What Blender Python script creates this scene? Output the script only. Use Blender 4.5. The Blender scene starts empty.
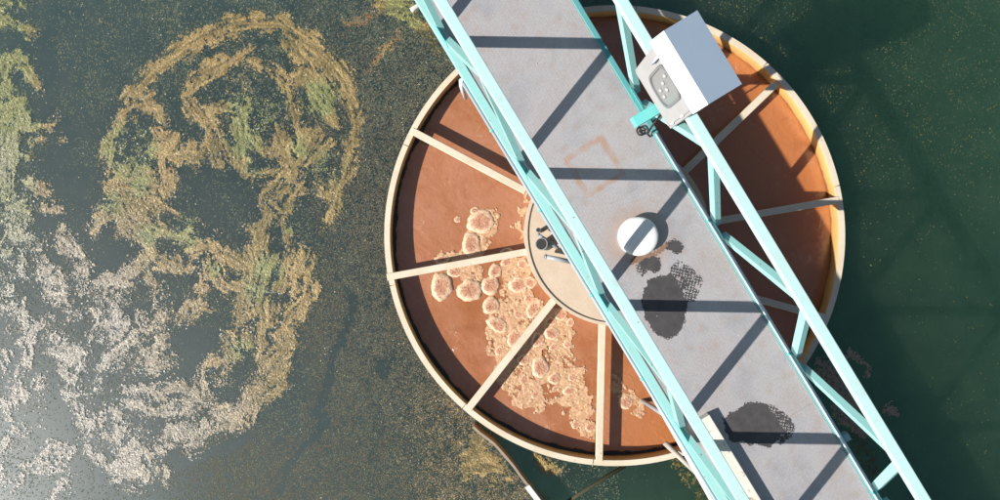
import bpy, bmesh, math, random
import numpy as np
from mathutils import Vector, Matrix
R = math.radians
random.seed(7); rng = np.random.default_rng(11)
S = bpy.context.scene

# ------------------------------------------------------------------ camera, sky, sun, exposure
H, K = 6.0, 0.00148                      # camera height over the walkway; metres per photo pixel per metre of depth
cam = bpy.data.cameras.new('camera'); cam.sensor_width = 36; cam.lens = 36 / (2 * K * 500)
cam.clip_start = .05; cam.clip_end = 2000
co = bpy.data.objects.new('camera', cam); S.collection.objects.link(co); co.location = (0, 0, H); S.camera = co

SX, SY = 1.216, 0.539                    # where the shadow of a point one metre up falls
el = math.atan2(1, math.hypot(SX, SY))
sd = Vector((-SX, -SY, 1)).normalized()  # towards the sun
w = bpy.data.worlds.new('World'); S.world = w; w.use_nodes = True
nt = w.node_tree; bg = nt.nodes['Background']
sky = nt.nodes.new('ShaderNodeTexSky'); sky.sky_type = 'NISHITA'; sky.sun_disc = False
sky.sun_elevation = el; sky.sun_rotation = math.atan2(sd.x, sd.y); sky.altitude = 50
sky.air_density = 1.0; sky.dust_density = 1.2; sky.ozone_density = 1.0
nt.links.new(sky.outputs[0], bg.inputs[0]); bg.inputs[1].default_value = 0.055
sl = bpy.data.lights.new('sun', 'SUN'); sl.energy = 4.8; sl.angle = R(0.53); sl.color = (1, .965, .915)
so = bpy.data.objects.new('sun', sl); S.collection.objects.link(so)
so.rotation_euler = sd.to_track_quat('Z', 'Y').to_euler(); so.location = sd * 30
S.view_settings.view_transform = 'Standard'; S.view_settings.look = 'None'
S.view_settings.exposure = 0.7; S.view_settings.gamma = 1

# ------------------------------------------------------------------ helpers
def px(x, y, z):                         # a spot of the photo, on the level z, in metres
    d = (H - z) * K
    return Vector(((x - 500) * d, -(y - 250) * d, z))
ANG = math.atan2(-.8553, .518)
def sn(x, y, z=0):                       # the same spot in the footbridge's own axes: s along, n across
    p = px(x, y, z); c, s = math.cos(ANG), math.sin(ANG)
    return p.x * c + p.y * s, -p.x * s + p.y * c

class Mat:
    def __init__(s, name):
        s.m = bpy.data.materials.new(name); s.m.use_nodes = True; s.t = s.m.node_tree
        s.b = s.t.nodes['Principled BSDF']
    def n(s, typ, **kw):
        o = s.t.nodes.new('ShaderNode' + typ)
        for k, v in kw.items():
            if k[0] == 'i' and k[1:].isdigit(): s.put(o.inputs[int(k[1:])], v)
            elif k.startswith('in_'): s.put(o.inputs[k[3:].replace('_', ' ')], v)
            else: setattr(o, k, v)
        return o
    def put(s, sock, v):
        if isinstance(v, bpy.types.NodeSocket): s.t.links.new(v, sock)
        else: sock.default_value = v
    def math(s, op, a, b=0.0, c=0.0):
        return s.n('Math', operation=op, i0=a, i1=b, i2=c).outputs[0]
    def coord(s, kind='Object'):
        return s.n('TexCoord').outputs[kind]
    def noise(s, v, scale, detail=4, rough=.55, dist=0):
        return s.n('TexNoise', in_Vector=v, in_Scale=scale, in_Detail=detail, in_Roughness=rough, in_Distortion=dist).outputs[0]
    def ramp(s, f, stops):
        r = s.n('ValToRGB', i0=f); e = r.color_ramp.elements
        while len(e) < len(stops): e.new(.5)
        for q, (p, c) in zip(e, stops):
            q.position = p; q.color = (*c, 1) if not isinstance(c, (int, float)) else (c, c, c, 1)
        return r.outputs[0]
    def mix(s, f, a, b, mode='MIX'):
        o = s.n('Mix', data_type='RGBA', blend_type=mode)
        s.put(o.inputs[0], f); s.put(o.inputs[6], (*a, 1) if isinstance(a, tuple) else a)
        s.put(o.inputs[7], (*b, 1) if isinstance(b, tuple) else b)
        return o.outputs[2]
    def bump(s, h, strength, dist):
        s.t.links.new(s.n('Bump', in_Height=h, in_Strength=strength, in_Distance=dist).outputs[0], s.b.inputs['Normal'])
    def set(s, color=None, rough=None, metal=None, spec=None, **kw):
        if color is not None: s.put(s.b.inputs['Base Color'], (*color, 1) if isinstance(color, tuple) else color)
        if rough is not None: s.put(s.b.inputs['Roughness'], rough)
        if metal is not None: s.put(s.b.inputs['Metallic'], metal)
        if spec is not None: s.put(s.b.inputs['Specular IOR Level'], spec)
        for k, v in kw.items(): s.put(s.b.inputs[k.replace('_', ' ')], v)
        return s.m

def link(name, me, mat=None, parent=None):
    o = bpy.data.objects.new(name, me); S.collection.objects.link(o)
    if mat: me.materials.append(mat)
    if parent: o.parent = parent
    return o
def mesh(name, verts, faces, mat=None, parent=None, smooth=False):
    me = bpy.data.meshes.new(name); me.from_pydata([tuple(v) for v in verts], [], faces); me.update()
    if smooth: me.shade_smooth()
    return link(name, me, mat, parent)
def tag(o, label=None, cat=None, group=None, kind=None):
    for k, v in (('label', label), ('category', cat), ('group', group), ('kind', kind)):
        if v: o[k] = v
    return o
def thing(name, loc, rz, label, cat, group=None):
    o = bpy.data.objects.new(name, None); S.collection.objects.link(o)
    o.location = loc; o.rotation_euler.z = rz; o.empty_display_size = .1
    return tag(o, label, cat, group)
BOXF = [(0,3,2,1),(4,5,6,7),(0,1,5,4),(1,2,6,5),(2,3,7,6),(3,0,4,7)]
def box(name, x0, x1, y0, y1, z0, z1, mat, parent=None, bev=.004):
    v = [(x0,y0,z0),(x1,y0,z0),(x1,y1,z0),(x0,y1,z0),(x0,y0,z1),(x1,y0,z1),(x1,y1,z1),(x0,y1,z1)]
    o = mesh(name, v, BOXF, mat, parent)
    if bev:
        m = o.modifiers.new('bevel', 'BEVEL'); m.width = bev; m.segments = 2; m.limit_method = 'ANGLE'
    return o
def tube_data(pts, r, n=12, cap=True, inner=None):
    pts = [Vector(p) for p in pts]; V = []; F = []
    up = None
    for i, p in enumerate(pts):
        a = (pts[min(i+1, len(pts)-1)] - pts[max(i-1, 0)]).normalized()
        if up is None:
            up = Vector((0,0,1)) if abs(a.z) < .9 else Vector((1,0,0))
        u = (up - a * up.dot(a)).normalized(); v = a.cross(u); up = u
        rr = r[i] if isinstance(r, (list, tuple)) else r
        for k in range(n):
            t = 2*math.pi*k/n; V.append(p + (u*math.cos(t) + v*math.sin(t)) * rr)
    for i in range(len(pts)-1):
        for k in range(n):
            F.append((i*n+k, i*n+(k+1)%n, (i+1)*n+(k+1)%n, (i+1)*n+k))
    if cap:
        F.append(tuple(reversed(range(n)))); F.append(tuple(range((len(pts)-1)*n, len(pts)*n)))
    return V, F
def tube(name, pts, r, mat, parent=None, n=12, cap=True):
    V, F = tube_data(pts, r, n, cap)
    o = mesh(name, V, F, mat, parent); o.data.shade_auto_smooth(angle=R(40)) if hasattr(o.data, 'shade_auto_smooth') else smooth(o)
    return o
def smooth(o):
    o.data.polygons.foreach_set('use_smooth', [len(p.vertices) == 4 for p in o.data.polygons])
def lathe(name, prof, mat, parent=None, n=96, center=(0,0), closed=False):
    V = [(center[0]+r*math.cos(2*math.pi*k/n), center[1]+r*math.sin(2*math.pi*k/n), z) for r, z in prof for k in range(n)]
    m = len(prof); F = [(i*n+k, i*n+(k+1)%n, ((i+1)%m)*n+(k+1)%n, ((i+1)%m)*n+k) for i in range(m if closed else m-1) for k in range(n)]
    o = mesh(name, V, F, mat, parent)
    bm = bmesh.new(); bm.from_mesh(o.data); bmesh.ops.recalc_face_normals(bm, faces=bm.faces); bm.to_mesh(o.data); bm.free()
    return o

# value noise for laying out floating growth and foam
def vnoise(x, y, seed):
    g = np.random.default_rng(seed).random((257, 257))
    xi = np.floor(x).astype(int); yi = np.floor(y).astype(int); fx = x - xi; fy = y - yi
    fx = fx*fx*(3-2*fx); fy = fy*fy*(3-2*fy)
    a = g[yi % 256, xi % 256]; b = g[yi % 256, (xi+1) % 256]; c = g[(yi+1) % 256, xi % 256]; d = g[(yi+1) % 256, (xi+1) % 256]
    return (a*(1-fx)+b*fx)*(1-fy) + (c*(1-fx)+d*fx)*fy
def fbm(x, y, scale, seed, octs=4):
    v = 0; a = .5; t = 0
    for o in range(octs):
        v = v + a*vnoise(x/scale*2**o + 17.3*o, y/scale*2**o + 5.1*o, seed+o); t += a; a *= .5
    return v/t

# ------------------------------------------------------------------ materials
def paint(name, base, dirt, amount=.5, rough=.4, chips=False):
    m = Mat(name); c = m.coord()
    n1 = m.noise(c, 3.0, 6, .65); n2 = m.noise(c, 40, 3)
    f = m.math('MULTIPLY', m.ramp(n1, [(.42, 0.), (.72, 1.)]), amount)
    col = m.mix(f, base, dirt)
    col = m.mix(m.ramp(n2, [(.62, 0.), (.75, .35)]), col, dirt)
    if chips:
        k = m.noise(c, 19, 2, .5)
        col = m.mix(m.ramp(k, [(.735, 0.), (.76, .8)]), col, (.30, .13, .07))
        col = m.mix(m.ramp(m.noise(c, 7, 5, .7), [(.58, 0.), (.75, .35)]), col, (.33, .30, .24))
    m.bump(n2, .15, .002)
    return m.set(col, rough)
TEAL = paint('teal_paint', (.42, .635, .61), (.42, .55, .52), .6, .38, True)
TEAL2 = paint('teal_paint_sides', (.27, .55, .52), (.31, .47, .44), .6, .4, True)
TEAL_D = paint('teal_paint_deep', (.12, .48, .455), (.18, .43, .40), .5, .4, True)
CREAM = paint('cream_paint', (.60, .52, .40), (.48, .37, .23), .6, .6, True)
GALV = paint('galvanised_steel', (.62, .66, .72), (.42, .45, .5), .5, .35)
WHITE = paint('white_enamel', (.70, .70, .68), (.68, .66, .62), .4, .45)
SHELL = paint('light_grey_enamel', (.36, .355, .35), (.28, .27, .265), .5, .45)
ROOFM = paint('sky_tinted_sheet', (.19, .245, .31), (.225, .27, .325), .5, .35)  # sky's blue reflection in the steel put into the base colour
BLACK = Mat('black_rubber').set((.012, .012, .013), .5)
DARK = Mat('dark_void').set((.01, .009, .008), .8)

def m_deck():
    m = Mat('tread_plate'); c = m.coord(); sx = m.n('SeparateXYZ', i0=c).outputs
    big = m.noise(c, 2.2, 6, .6); fine = m.noise(c, 60, 4, .6); mid = m.noise(c, 9, 5, .6)
    col = m.ramp(big, [(.3, (.435, .385, .365)), (.5, (.465, .435, .435)), (.7, (.36, .355, .372))])
    col = m.mix(m.ramp(fine, [(.35, .28), (.65, 0.)]), col, (.20, .19, .19))
    col = m.mix(m.ramp(mid, [(.52, 0.), (.74, .55)]), col, (.38, .28, .22))
    # square rust stain left by something that stood there
    s0, n0 = sn(594.5, 166.5); hs = .185
    wob = m.math('MULTIPLY', m.math('SUBTRACT', m.noise(c, 14, 3), .5), .05)
    d = m.math('MAXIMUM', m.math('ABSOLUTE', m.math('SUBTRACT', sx[0], s0)), m.math('ABSOLUTE', m.math('SUBTRACT', sx[1], n0)))
    band = m.math('ABSOLUTE', m.math('SUBTRACT', m.math('ADD', d, wob), hs))
    f = m.n('MapRange', i0=band, i1=.014, i2=.036, i3=.9, i4=0.).outputs[0]
    f = m.math('MULTIPLY', f, m.ramp(mid, [(.35, .3), (.6, 1.)]))
    col = m.mix(f, col, (.42, .27, .19))
    # rusty halo round the cap
    s1, n1 = sn(637, 239)
    dd = m.n('VectorMath', operation='DISTANCE', i0=m.n('CombineXYZ', i0=sx[0], i1=sx[1]).outputs[0], i1=(s1, n1, 0)).outputs['Value']
    dd = m.math('ADD', dd, m.math('MULTIPLY', m.math('SUBTRACT', m.noise(c, 6, 4), .5), .16))
    f = m.n('MapRange', i0=dd, i1=.2, i2=.34, i3=.6, i4=0.).outputs[0]
    col = m.mix(f, col, (.40, .27, .19))
    # raised lugs of the tread, as relief
    u = m.math('MULTIPLY', sx[0], 2*math.pi/.0523); v = m.math('MULTIPLY', sx[1], 2*math.pi/.0523)
    lug = m.math('MULTIPLY', m.math('SINE', u), m.math('SINE', v))
    lug = m.n('MapRange', i0=m.math('ABSOLUTE', lug), i1=.45, i2=.8, i3=0., i4=1.).outputs[0]
    m.bump(m.math('ADD', lug, m.math('MULTIPLY', fine, .5)), .13, .003)
    return m.set(col, .45, metal=.3)
DECK = m_deck()
def m_wet():
    m = Mat('wet_tread_plate'); c = m.coord()
    n = m.noise(c, 12, 5, .6)
    m.bump(m.noise(c, 70, 2), .1, .002)
    return m.set(m.ramp(n, [(.3, (.046, .041, .042)), (.7, (.072, .065, .064))]), .45)
WET = m_wet()
RUST = Mat('rust_film'); RUST = RUST.set(RUST.ramp(RUST.noise(RUST.coord(), 18, 5), [(.3, (.15, .085, .055)), (.7, (.25, .15, .095))]), .8)

def m_scum():
    m = Mat('orange_scum'); o = m.coord()
    n = m.noise(o, 1.3, 5, .6, .8); f = m.noise(o, 16, 4, .6, 1.4); big = m.noise(o, .8, 2)
    col = m.ramp(n, [(.3, (.29, .098, .030)), (.52, (.36, .147, .070)), (.72, (.40, .182, .105))])
    xx = m.math('ADD', m.n('SeparateXYZ', i0=o).outputs[0], m.math('MULTIPLY', m.math('SUBTRACT', m.noise(o, 1.1, 4), .5), 2.4))
    col = m.mix(m.n('MapRange', i0=xx, i1=-.5, i2=.7, i3=0., i4=.75).outputs[0], col, (.40, .135, .036))
    col = m.mix(m.ramp(m.noise(o, 2.6, 4, .6, 1.5), [(.56, 0.), (.75, .45)]), col, (.23, .075, .025))
    # pale drawn-out lines where the skin has wrinkled
    ln = m.math('ABSOLUTE', m.math('SUBTRACT', m.noise(o, 5.5, 3, .5, 1.8), .5))
    ln = m.math('MULTIPLY', m.n('MapRange', i0=ln, i1=.004, i2=.014, i3=1., i4=0.).outputs[0], m.ramp(m.noise(o, 3.3, 3), [(.54, 0.), (.66, .55)]))
    col = m.mix(ln, col, (.56, .33, .22))
    col = m.mix(m.ramp(f, [(.60, 0.), (.76, .3)]), col, (.47, .22, .12))
    h = m.math('ADD', m.math('MULTIPLY', m.noise(o, 6, 3, .5, 1.4), 1.), m.math('MULTIPLY', f, .45))
    m.bump(m.math('ADD', h, m.math('MULTIPLY', ln, .4)), .34, .022)
    return m.set(col, .12, spec=1.)
SCUM = m_scum()
def m_foam(cake):
    m = Mat('foam_cake_skin' if cake else 'foam_lace_skin'); o = m.coord()
    if cake:
        at = m.n('Attribute', attribute_name='rad').outputs['Fac']
        at = m.math('ADD', at, m.math('MULTIPLY', m.math('SUBTRACT', m.noise(m.n('NewGeometry').outputs['Position'], 22, 3, .6), .5), .75))
        base = m.ramp(at, [(0., (.44, .21, .12)), (.5, (.47, .235, .14)), (.74, (.66, .46, .30)), (.92, (.66, .46, .30)), (1., (.52, .31, .18))])
        geo = m.n('NewGeometry').outputs['Position']
        p = m.noise(geo, 75, 3, .7)
        pit = m.math('MULTIPLY', m.ramp(p, [(.51, 0.), (.60, 1.)]), m.ramp(at, [(.45, 1.), (.9, .2)]))
        col = m.mix(pit, base, (.22, .085, .045))
        m.bump(m.noise(geo, 60, 4, .7), .5, .01)
    else:
        n = m.noise(o, 45, 5, .65); b = m.noise(o, 6, 4)
        col = m.ramp(n, [(.3, (.37, .18, .09)), (.5, (.47, .275, .15)), (.7, (.61, .42, .26))])
        m.bump(n, .3, .006)
    return m.set(col, .55)
CAKE, LACE = m_foam(True), m_foam(False)

def m_wall():
    m = Mat('stained_tank_wall'); c = m.coord(); z = m.n('SeparateXYZ', i0=c).outputs[2]
    n = m.noise(c, 5, 6, .65)
    zz = m.math('ADD', z, m.math('MULTIPLY', n, .12))
    col = m.ramp(m.n('MapRange', i0=zz, i1=-.17, i2=.06).outputs[0], [(.0, (.035, .016, .007)), (.3, (.22, .09, .025)), (.45, (.50, .26, .08)), (.85, (.62, .38, .14)), (1., (.64, .44, .22))])
    m.bump(n, .3, .01)
    return m.set(col, .6)
WALL = m_wall()
def m_drum():
    m = Mat('drum_concrete'); c = m.coord(); n = m.noise(c, 4, 6, .6); f = m.noise(c, 70, 3, .7)
    col = m.ramp(n, [(.3, (.49, .385, .285)), (.7, (.57, .46, .355))])
    col = m.mix(m.ramp(f, [(.4, .3), (.6, 0.)]), col, (.44, .32, .21))
    m.bump(f, .2, .004)
    return m.set(col, .8)
DRUM = m_drum()
def m_timber():
    m = Mat('weathered_cream_timber'); c = m.coord()
    mp = m.n('Mapping', in_Vector=c, in_Scale=(3, 30, 30)).outputs[0]
    n = m.noise(mp, 2, 5, .6); k = m.noise(c, 14, 4, .7)
    col = m.ramp(n, [(.3, (.56, .50, .42)), (.7, (.70, .66, .58))])
    col = m.mix(m.ramp(k, [(.58, 0.), (.66, .8)]), col, (.30, .19, .13))
    m.bump(n, .3, .004)
    return m.set(col, .8)
TIMBER = m_timber()

def m_water():
    m = Mat('pond_water'); c = m.coord(); sx = m.n('SeparateXYZ', i0=c).outputs
    big = m.noise(c, .45, 4, .55); mid = m.noise(c, 3.5, 5, .6, .5)
    gx = m.math('ADD', sx[0], m.math('MULTIPLY', m.math('SUBTRACT', big, .5), 2.2))
    gx = m.math('ADD', gx, m.math('MULTIPLY', sx[1], -.25))
    f = m.n('MapRange', i0=gx, i1=-1.2, i2=2.4).outputs[0]
    murky = m.ramp(mid, [(.3, (.028, .056, .052)), (.7, (.042, .068, .060))])
    green = m.ramp(mid, [(.3, (.013, .040, .021)), (.7, (.020, .051, .027))])
    col = m.mix(f, murky, green)
    h = m.math('ADD', m.noise(c, 9, 3, .5), m.math('MULTIPLY', m.noise(c, 40, 2), .2))
    m.bump(h, .12, .01)
    m.set(col, .07, spec=1.)
    m.b.inputs['Coat Weight'].default_value = 1.; m.b.inputs['Coat Roughness'].default_value = .41; m.b.inputs['Coat IOR'].default_value = 1.37
    m.b.inputs['Subsurface Weight'].default_value = 1.
    m.b.subsurface_method = 'BURLEY'
    m.b.inputs['Subsurface Radius'].default_value = (.5, .8, .8)
    m.b.inputs['Subsurface Scale'].default_value = 6.
    m.b.inputs['IOR'].default_value = 1.33
    return m.m
WATER = m_water()
def m_flake():
    m = Mat('floating_growth'); a = m.n('Attribute', attribute_name='tint').outputs['Color']
    m.b.inputs['Coat Weight'].default_value = .35; m.b.inputs['Coat Roughness'].default_value = .5
    return m.set(a, .5, spec=.5)
FLAKE = m_flake()
SPECK = Mat('duckweed_skin'); SPECK = SPECK.set(SPECK.n('Attribute', attribute_name='tint').outputs['Color'], .8, spec=.2)

# ------------------------------------------------------------------ water
ZW, ZS, ZR = -0.81, -0.755, -0.585          # pond level, scum level, rim of the feed well
g = 400.
xs = [-g, -60, -20, -9, -6, -4.5, -3, -1.5, 0, 1.5, 3, 4.5, 6, 9, 20, 60, g]
V = [(x, y, ZW) for y in xs for x in xs]; n = len(xs)
F = [(j*n+i, j*n+i+1, (j+1)*n+i+1, (j+1)*n+i) for j in range(n-1) for i in range(n-1)]
wt = mesh('water', V, F, WATER, None, True); tag(wt, 'dark green pond water round the round tank', kind='structure')

# ------------------------------------------------------------------ feed well
WC = px(614.7, 235.6, ZR); RO = 230.5 * K * (H - ZR)
well = thing('round_feed_well', (WC.x, WC.y, ZR), 0, 'big round tank full of orange scum, crossed by the teal footbridge', 'tank')
lathe('wall', [(RO-.057, -.012), (RO-.012, -.012), (RO-.012, -1.3), (RO-.057, -1.3)], WALL, well, 160, closed=True)
NSEG = 10
for i in range(NSEG):                     # rim in bolted lengths
    a0 = 2*math.pi*(i+.35)/NSEG + .002; a1 = 2*math.pi*(i+1.35)/NSEG - .002; m_ = 20
    V = []; F = []
    for k in range(m_+1):
        a = a0 + (a1-a0)*k/m_
        for r, z in ((RO-.055, .0), (RO, .0), (RO, -.05), (RO-.008, -.05), (RO-.008, -.010), (RO-.055, -.010)):
            V.append((r*math.cos(a), r*math.sin(a), z))
    for k in range(m_):
        for q in range(6):
            F.append((k*6+q, k*6+(q+1)%6, (k+1)*6+(q+1)%6, (k+1)*6+q))
    F += [(0,1,2,3,4,5), tuple(m_*6+q for q in (5,4,3,2,1,0))]
    mesh('rim', V, F, CREAM, well)
def wl(x, y, z):                          # photo spot in the well's own axes
    return px(x, y, z) - Vector((WC.x, WC.y, ZR))
DC = wl(617, 233.5, ZR+.02); DR = 92.5*K*(H-ZR-.02)
dr = lathe('drum_cover', [(0.001, .02), (DR-.03, .02), (DR-.03, .035), (DR, .035), (DR, -.45)], DRUM, well, 96, (DC.x, DC.y))
arms = [((412.5,131),(524,190)), ((388,277),(528,251.5)), ((469,408),(553.5,301)), ((599.3,460.5),(602.5,323)),
        ((746,408),(682,300)), ((823,317),(706,285)), ((838,200),(704,223.5)), ((776,84),(680,176)), ((503,38),(566,155))]
for (a, b) in arms:
    A, B = wl(*a, ZR), wl(*b, ZR); d = B - A; L = d.length; d.normalize(); p = Vector((-d.y, d.x, 0)); hw = .034
    V = []
    for q, z0, z1 in ((A - d*.01, -.045, .006), (B + d*.02, -.045, .006)):
        for sgn, z in ((-1, z0), (1, z0), (1, z1), (-1, z1)):
            V.append(q + p*hw*sgn + Vector((0, 0, z)))
    o = mesh('radial_arm', V, [(3,2,1,0),(4,5,6,7),(0,1,5,4),(1,2,6,5),(2,3,7,6),(3,0,4,7)], CREAM, well)
    mo = o.modifiers.new('bevel', 'BEVEL'); mo.width = .004; mo.segments = 1
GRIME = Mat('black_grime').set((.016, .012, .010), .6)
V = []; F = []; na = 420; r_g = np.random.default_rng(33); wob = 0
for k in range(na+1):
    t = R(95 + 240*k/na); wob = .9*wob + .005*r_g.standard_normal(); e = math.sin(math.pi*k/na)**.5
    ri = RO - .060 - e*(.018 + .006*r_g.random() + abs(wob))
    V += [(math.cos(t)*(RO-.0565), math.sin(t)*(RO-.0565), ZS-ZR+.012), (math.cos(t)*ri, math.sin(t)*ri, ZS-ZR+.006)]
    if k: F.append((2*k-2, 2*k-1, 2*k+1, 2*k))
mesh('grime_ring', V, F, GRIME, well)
# scum surface
n = 140; V = [(0,0,0)]; F = []; rings = [.3,.6,.9,1.2,1.5,1.8,2.0,2.13,RO-.058]
for r in rings:
    for k in range(n): V.append((r*math.cos(2*math.pi*k/n), r*math.sin(2*math.pi*k/n), 0))
F += [(0, 1+k, 1+(k+1)%n) for k in range(n)]
for i in range(len(rings)-1):
    F += [(1+i*n+k, 1+(i+1)*n+k, 1+(i+1)*n+(k+1)%n, 1+i*n+(k+1)%n) for k in range(n)]
sc = mesh('scum_surface', V, F, SCUM, None, True); sc.location = (WC.x, WC.y, ZS)
tag(sc, 'smooth orange brown scum filling the round tank', kind='structure')

# ------------------------------------------------------------------ footbridge
br = thing('footbridge', (0, 0, 0), ANG, 'teal steel truss footbridge with grey tread plate walkway crossing the tank', 'footbridge')
S0, S1 = -8.2, 8.2
NL, NRT = .584, 1.738                     # planes of the two trusses
JO = [sn(625, 195)[0] + 2.44*k for k in range(-3, 4)]
edges = [S0] + [j for j in JO if S0 < j < S1] + [S1]
for a, b in zip(edges[:-1], edges[1:]):
    box('deck_plate', a+.0006, b-.0006, .591, 1.688, -.008, 0, DECK, br, 0)
for a in np.arange(S0+.4, S1, .684):
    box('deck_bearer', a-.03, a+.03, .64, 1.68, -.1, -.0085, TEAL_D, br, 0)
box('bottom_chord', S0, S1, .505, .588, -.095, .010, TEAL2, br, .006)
box('bottom_chord', S0, S1, 1.690, 1.742, -.095, .016, paint('shaded_teal_paint', (.085, .30, .30), (.12, .28, .27), .5, .5, True), br, .005)  # top chord's shadow put into this darker base colour
box('top_chord', S0, S1, NL-.043, NL+.043, .925, .985, TEAL, br, .006)
box('top_chord', S0, S1, NRT-.042, NRT+.042, .915, .985, TEAL, br, .006)
def angle(A, B, nsign, mat):              # an L-section member lying in the truss plane
    A, B = Vector(A), Vector(B); a = (B-A).normalized(); N = Vector((0, nsign, 0)); p = a.cross(N).normalized()
    if p.z < 0: p = -p
    hw, t = .036, .008
    prof = [(-hw, 0), (hw, 0), (hw, .056), (hw-t, .056), (hw-t, t), (-hw, t)]
    V = [q + p*u + N*v for q in (A, B) for u, v in prof]
    F = [(i, (i+1)%6, 6+(i+1)%6, 6+i) for i in range(6)] + [(5,4,3,2,1,0), (6,7,8,9,10,11)]
    o = mesh('diagonal', V, F, mat, br)
    bm = bmesh.new(); bm.from_mesh(o.data); bmesh.ops.recalc_face_normals(bm, faces=bm.faces); bm.to_mesh(o.data); bm.free()
    return o
BAY = 1.368
for N, sg in ((NL-.045, 1), (NRT-.005, 1)):
    for k in range(-6, 5):
        s = .852 + BAY*k
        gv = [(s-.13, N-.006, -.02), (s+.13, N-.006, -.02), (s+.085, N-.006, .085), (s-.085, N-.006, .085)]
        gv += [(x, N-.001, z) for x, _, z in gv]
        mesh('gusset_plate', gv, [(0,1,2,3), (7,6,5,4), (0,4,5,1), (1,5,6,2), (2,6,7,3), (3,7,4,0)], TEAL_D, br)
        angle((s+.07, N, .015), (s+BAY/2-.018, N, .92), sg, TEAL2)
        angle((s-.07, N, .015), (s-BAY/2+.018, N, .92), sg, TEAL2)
STEEL = paint('dull_steel', (.36, .41, .45), (.28, .32, .36), .5, .4)
PIPEC = paint('pale_conduit', (.60, .72, .73), (.5, .58, .58), .5, .35)
# conduits strapped to the bottom chords
c0 = sn(655, 134, .03)
pp = tube('conduit', [(c0[0], 1.716, .032), (8.2, 1.716, .032)], .017, PIPEC, br)
for s in (c0[0]+.9, c0[0]+2.27, c0[0]+3.7):
    tube('conduit_clip', [(s-.012, 1.716, .032), (s+.012, 1.716, .032)], .021, TEAL_D, br)
c1 = sn(462, 84, -.03)[0]
tube('conduit', [(c1, .488, -.03), (8.2, .488, -.03)], .0135, STEEL, br)
for x, y in ((539, 211), (493, 130), (590, 296), (640, 380)):
    s = sn(x, y, -.03)[0]; tube('conduit_clip', [(s-.012, .488, -.03), (s+.012, .488, -.03)], .019, TEAL_D, br)
c2 = sn(650, 400, -.1)[0]
tube('conduit', [(c2, .50, -.1), (c2+.35, .49, -.1), (8.2, .30, -.1)], .022, GALV, br)
c3 = sn(461, 80, -.05); c4 = sn(465.5, 98, -.35)
tube('drop_pipe', [(c3[0], .49, -.05), (c3[0]+.03, .47, -.12), (c4[0], c4[1], -.35)], .02, GALV, br)

lg = sn(845, 437, -.02)[0]
box('lug', lg-.035, lg+.035, 1.7425, 1.80, -.06, .01, TEAL2, br, .006)

# wet stains on the tread plate: thin films cut in the plate's own lug pattern
def inside(P, X, Y):
    c = np.zeros(X.shape, bool); m = len(P)
    for i in range(m):
        x0, y0 = P[i]; x1, y1 = P[(i+1) % m]
        if y0 == y1: continue
        c ^= ((y0 > Y) != (y1 > Y)) & (X < (x1-x0)*(Y-y0)/(y1-y0)+x0)
    return c
def poly(ox, oy, sc, pts): return [(ox+x/sc, oy+y/sc) for x, y in pts]
def stain(name, solid, net, z, mat, label):
    allp = [q for P in solid+net for q in P]
    x0 = min(q[0] for q in allp)-4; x1 = max(q[0] for q in allp)+4; y0 = min(q[1] for q in allp)-4; y1 = max(q[1] for q in allp)+4
    st = .7; L = .037                   # lug spacing of the plate
    gx, gy = np.meshgrid(np.arange(x0, x1, st), np.arange(y0, y1, st))
    wx = gx + (fbm(gx, gy, 5, 91, 3)-.5)*5; wy = gy + (fbm(gx, gy, 5, 191, 3)-.5)*5
    ms = np.zeros(gx.shape, bool); mn = np.zeros(gx.shape, bool)
    for P in solid: ms |= inside(P, wx, wy)
    for P in net: mn |= inside(P, wx, wy)
    c, s_ = math.cos(ANG), math.sin(ANG)
    X = (gx-500)*K*H; Y = -(gy-250)*K*H; ss = X*c + Y*s_; nn = -X*s_ + Y*c
    a = (ss+nn)/L; b = (ss-nn)/L; ia = np.floor(a); ib = np.floor(b); fa = a-ia; fb = b-ib
    par = (ia+ib) % 2
    lug = np.where(par == 0, (abs(fa-.5) < .40) & (abs(fb-.5) < .20), (abs(fa-.5) < .20) & (abs(fb-.5) < .40))
    drop = np.random.default_rng(5).random(gx.shape) > .97
    edge = fbm(gx, gy, 3, 55, 2)
    al = ms | mn; fr = np.zeros(al.shape); pad = np.pad(al.astype(float), 5)
    for dj in range(-5, 6):
        for di in range(-5, 6): fr += pad[5+dj:5+dj+al.shape[0], 5+di:5+di+al.shape[1]]
    fr = fr/121 + (fbm(gx, gy, 7, 77, 3)-.5)*.5
    n_holes = fbm(gx, gy, 9, 99, 3)
    m_ = (ms & ~(lug & (fr < .60))) | (mn & ~(lug & (n_holes < .62)) & ~drop & (edge < .72))
    m_ &= ~((fr < .34) & lug)
    V = []; F = []; idx = {}
    for j, i in zip(*np.nonzero(m_)):
        f = []
        for dj, di in ((0,0),(1,0),(1,1),(0,1)):
            k = (j+dj, i+di)
            if k not in idx:
                qx = x0+(k[1]-.5)*st; qy = y0+(k[0]-.5)*st; X_ = (qx-500)*K*H; Y_ = -(qy-250)*K*H
                idx[k] = len(V); V.append((X_*c+Y_*s_, -X_*s_+Y_*c, z))
            f.append(idx[k])
        F.append(tuple(f))
    o = mesh(name, V, F, mat, br); tag(o, label)
    return o
Z1 = (620, 230, 4.55); Z2 = (690, 390, 8.333)
stain('wet_patch', [poly(*Z1, [(75,160),(100,125),(140,108),(180,125),(190,185),(160,195),(135,185),(118,175),(95,165)])],
      [poly(*Z1, [(72,160),(115,165),(125,190),(105,217),(80,205)])], .0016, WET, 'small dark wet patch beside the white hatch')
stain('wet_patch', [poly(*Z1, [(200,62),(225,42),(270,48),(298,75),(280,102),(255,105),(225,92),(195,85)])], [], .0016, WET, 'smallest dark wet patch right of the white hatch')
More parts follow.
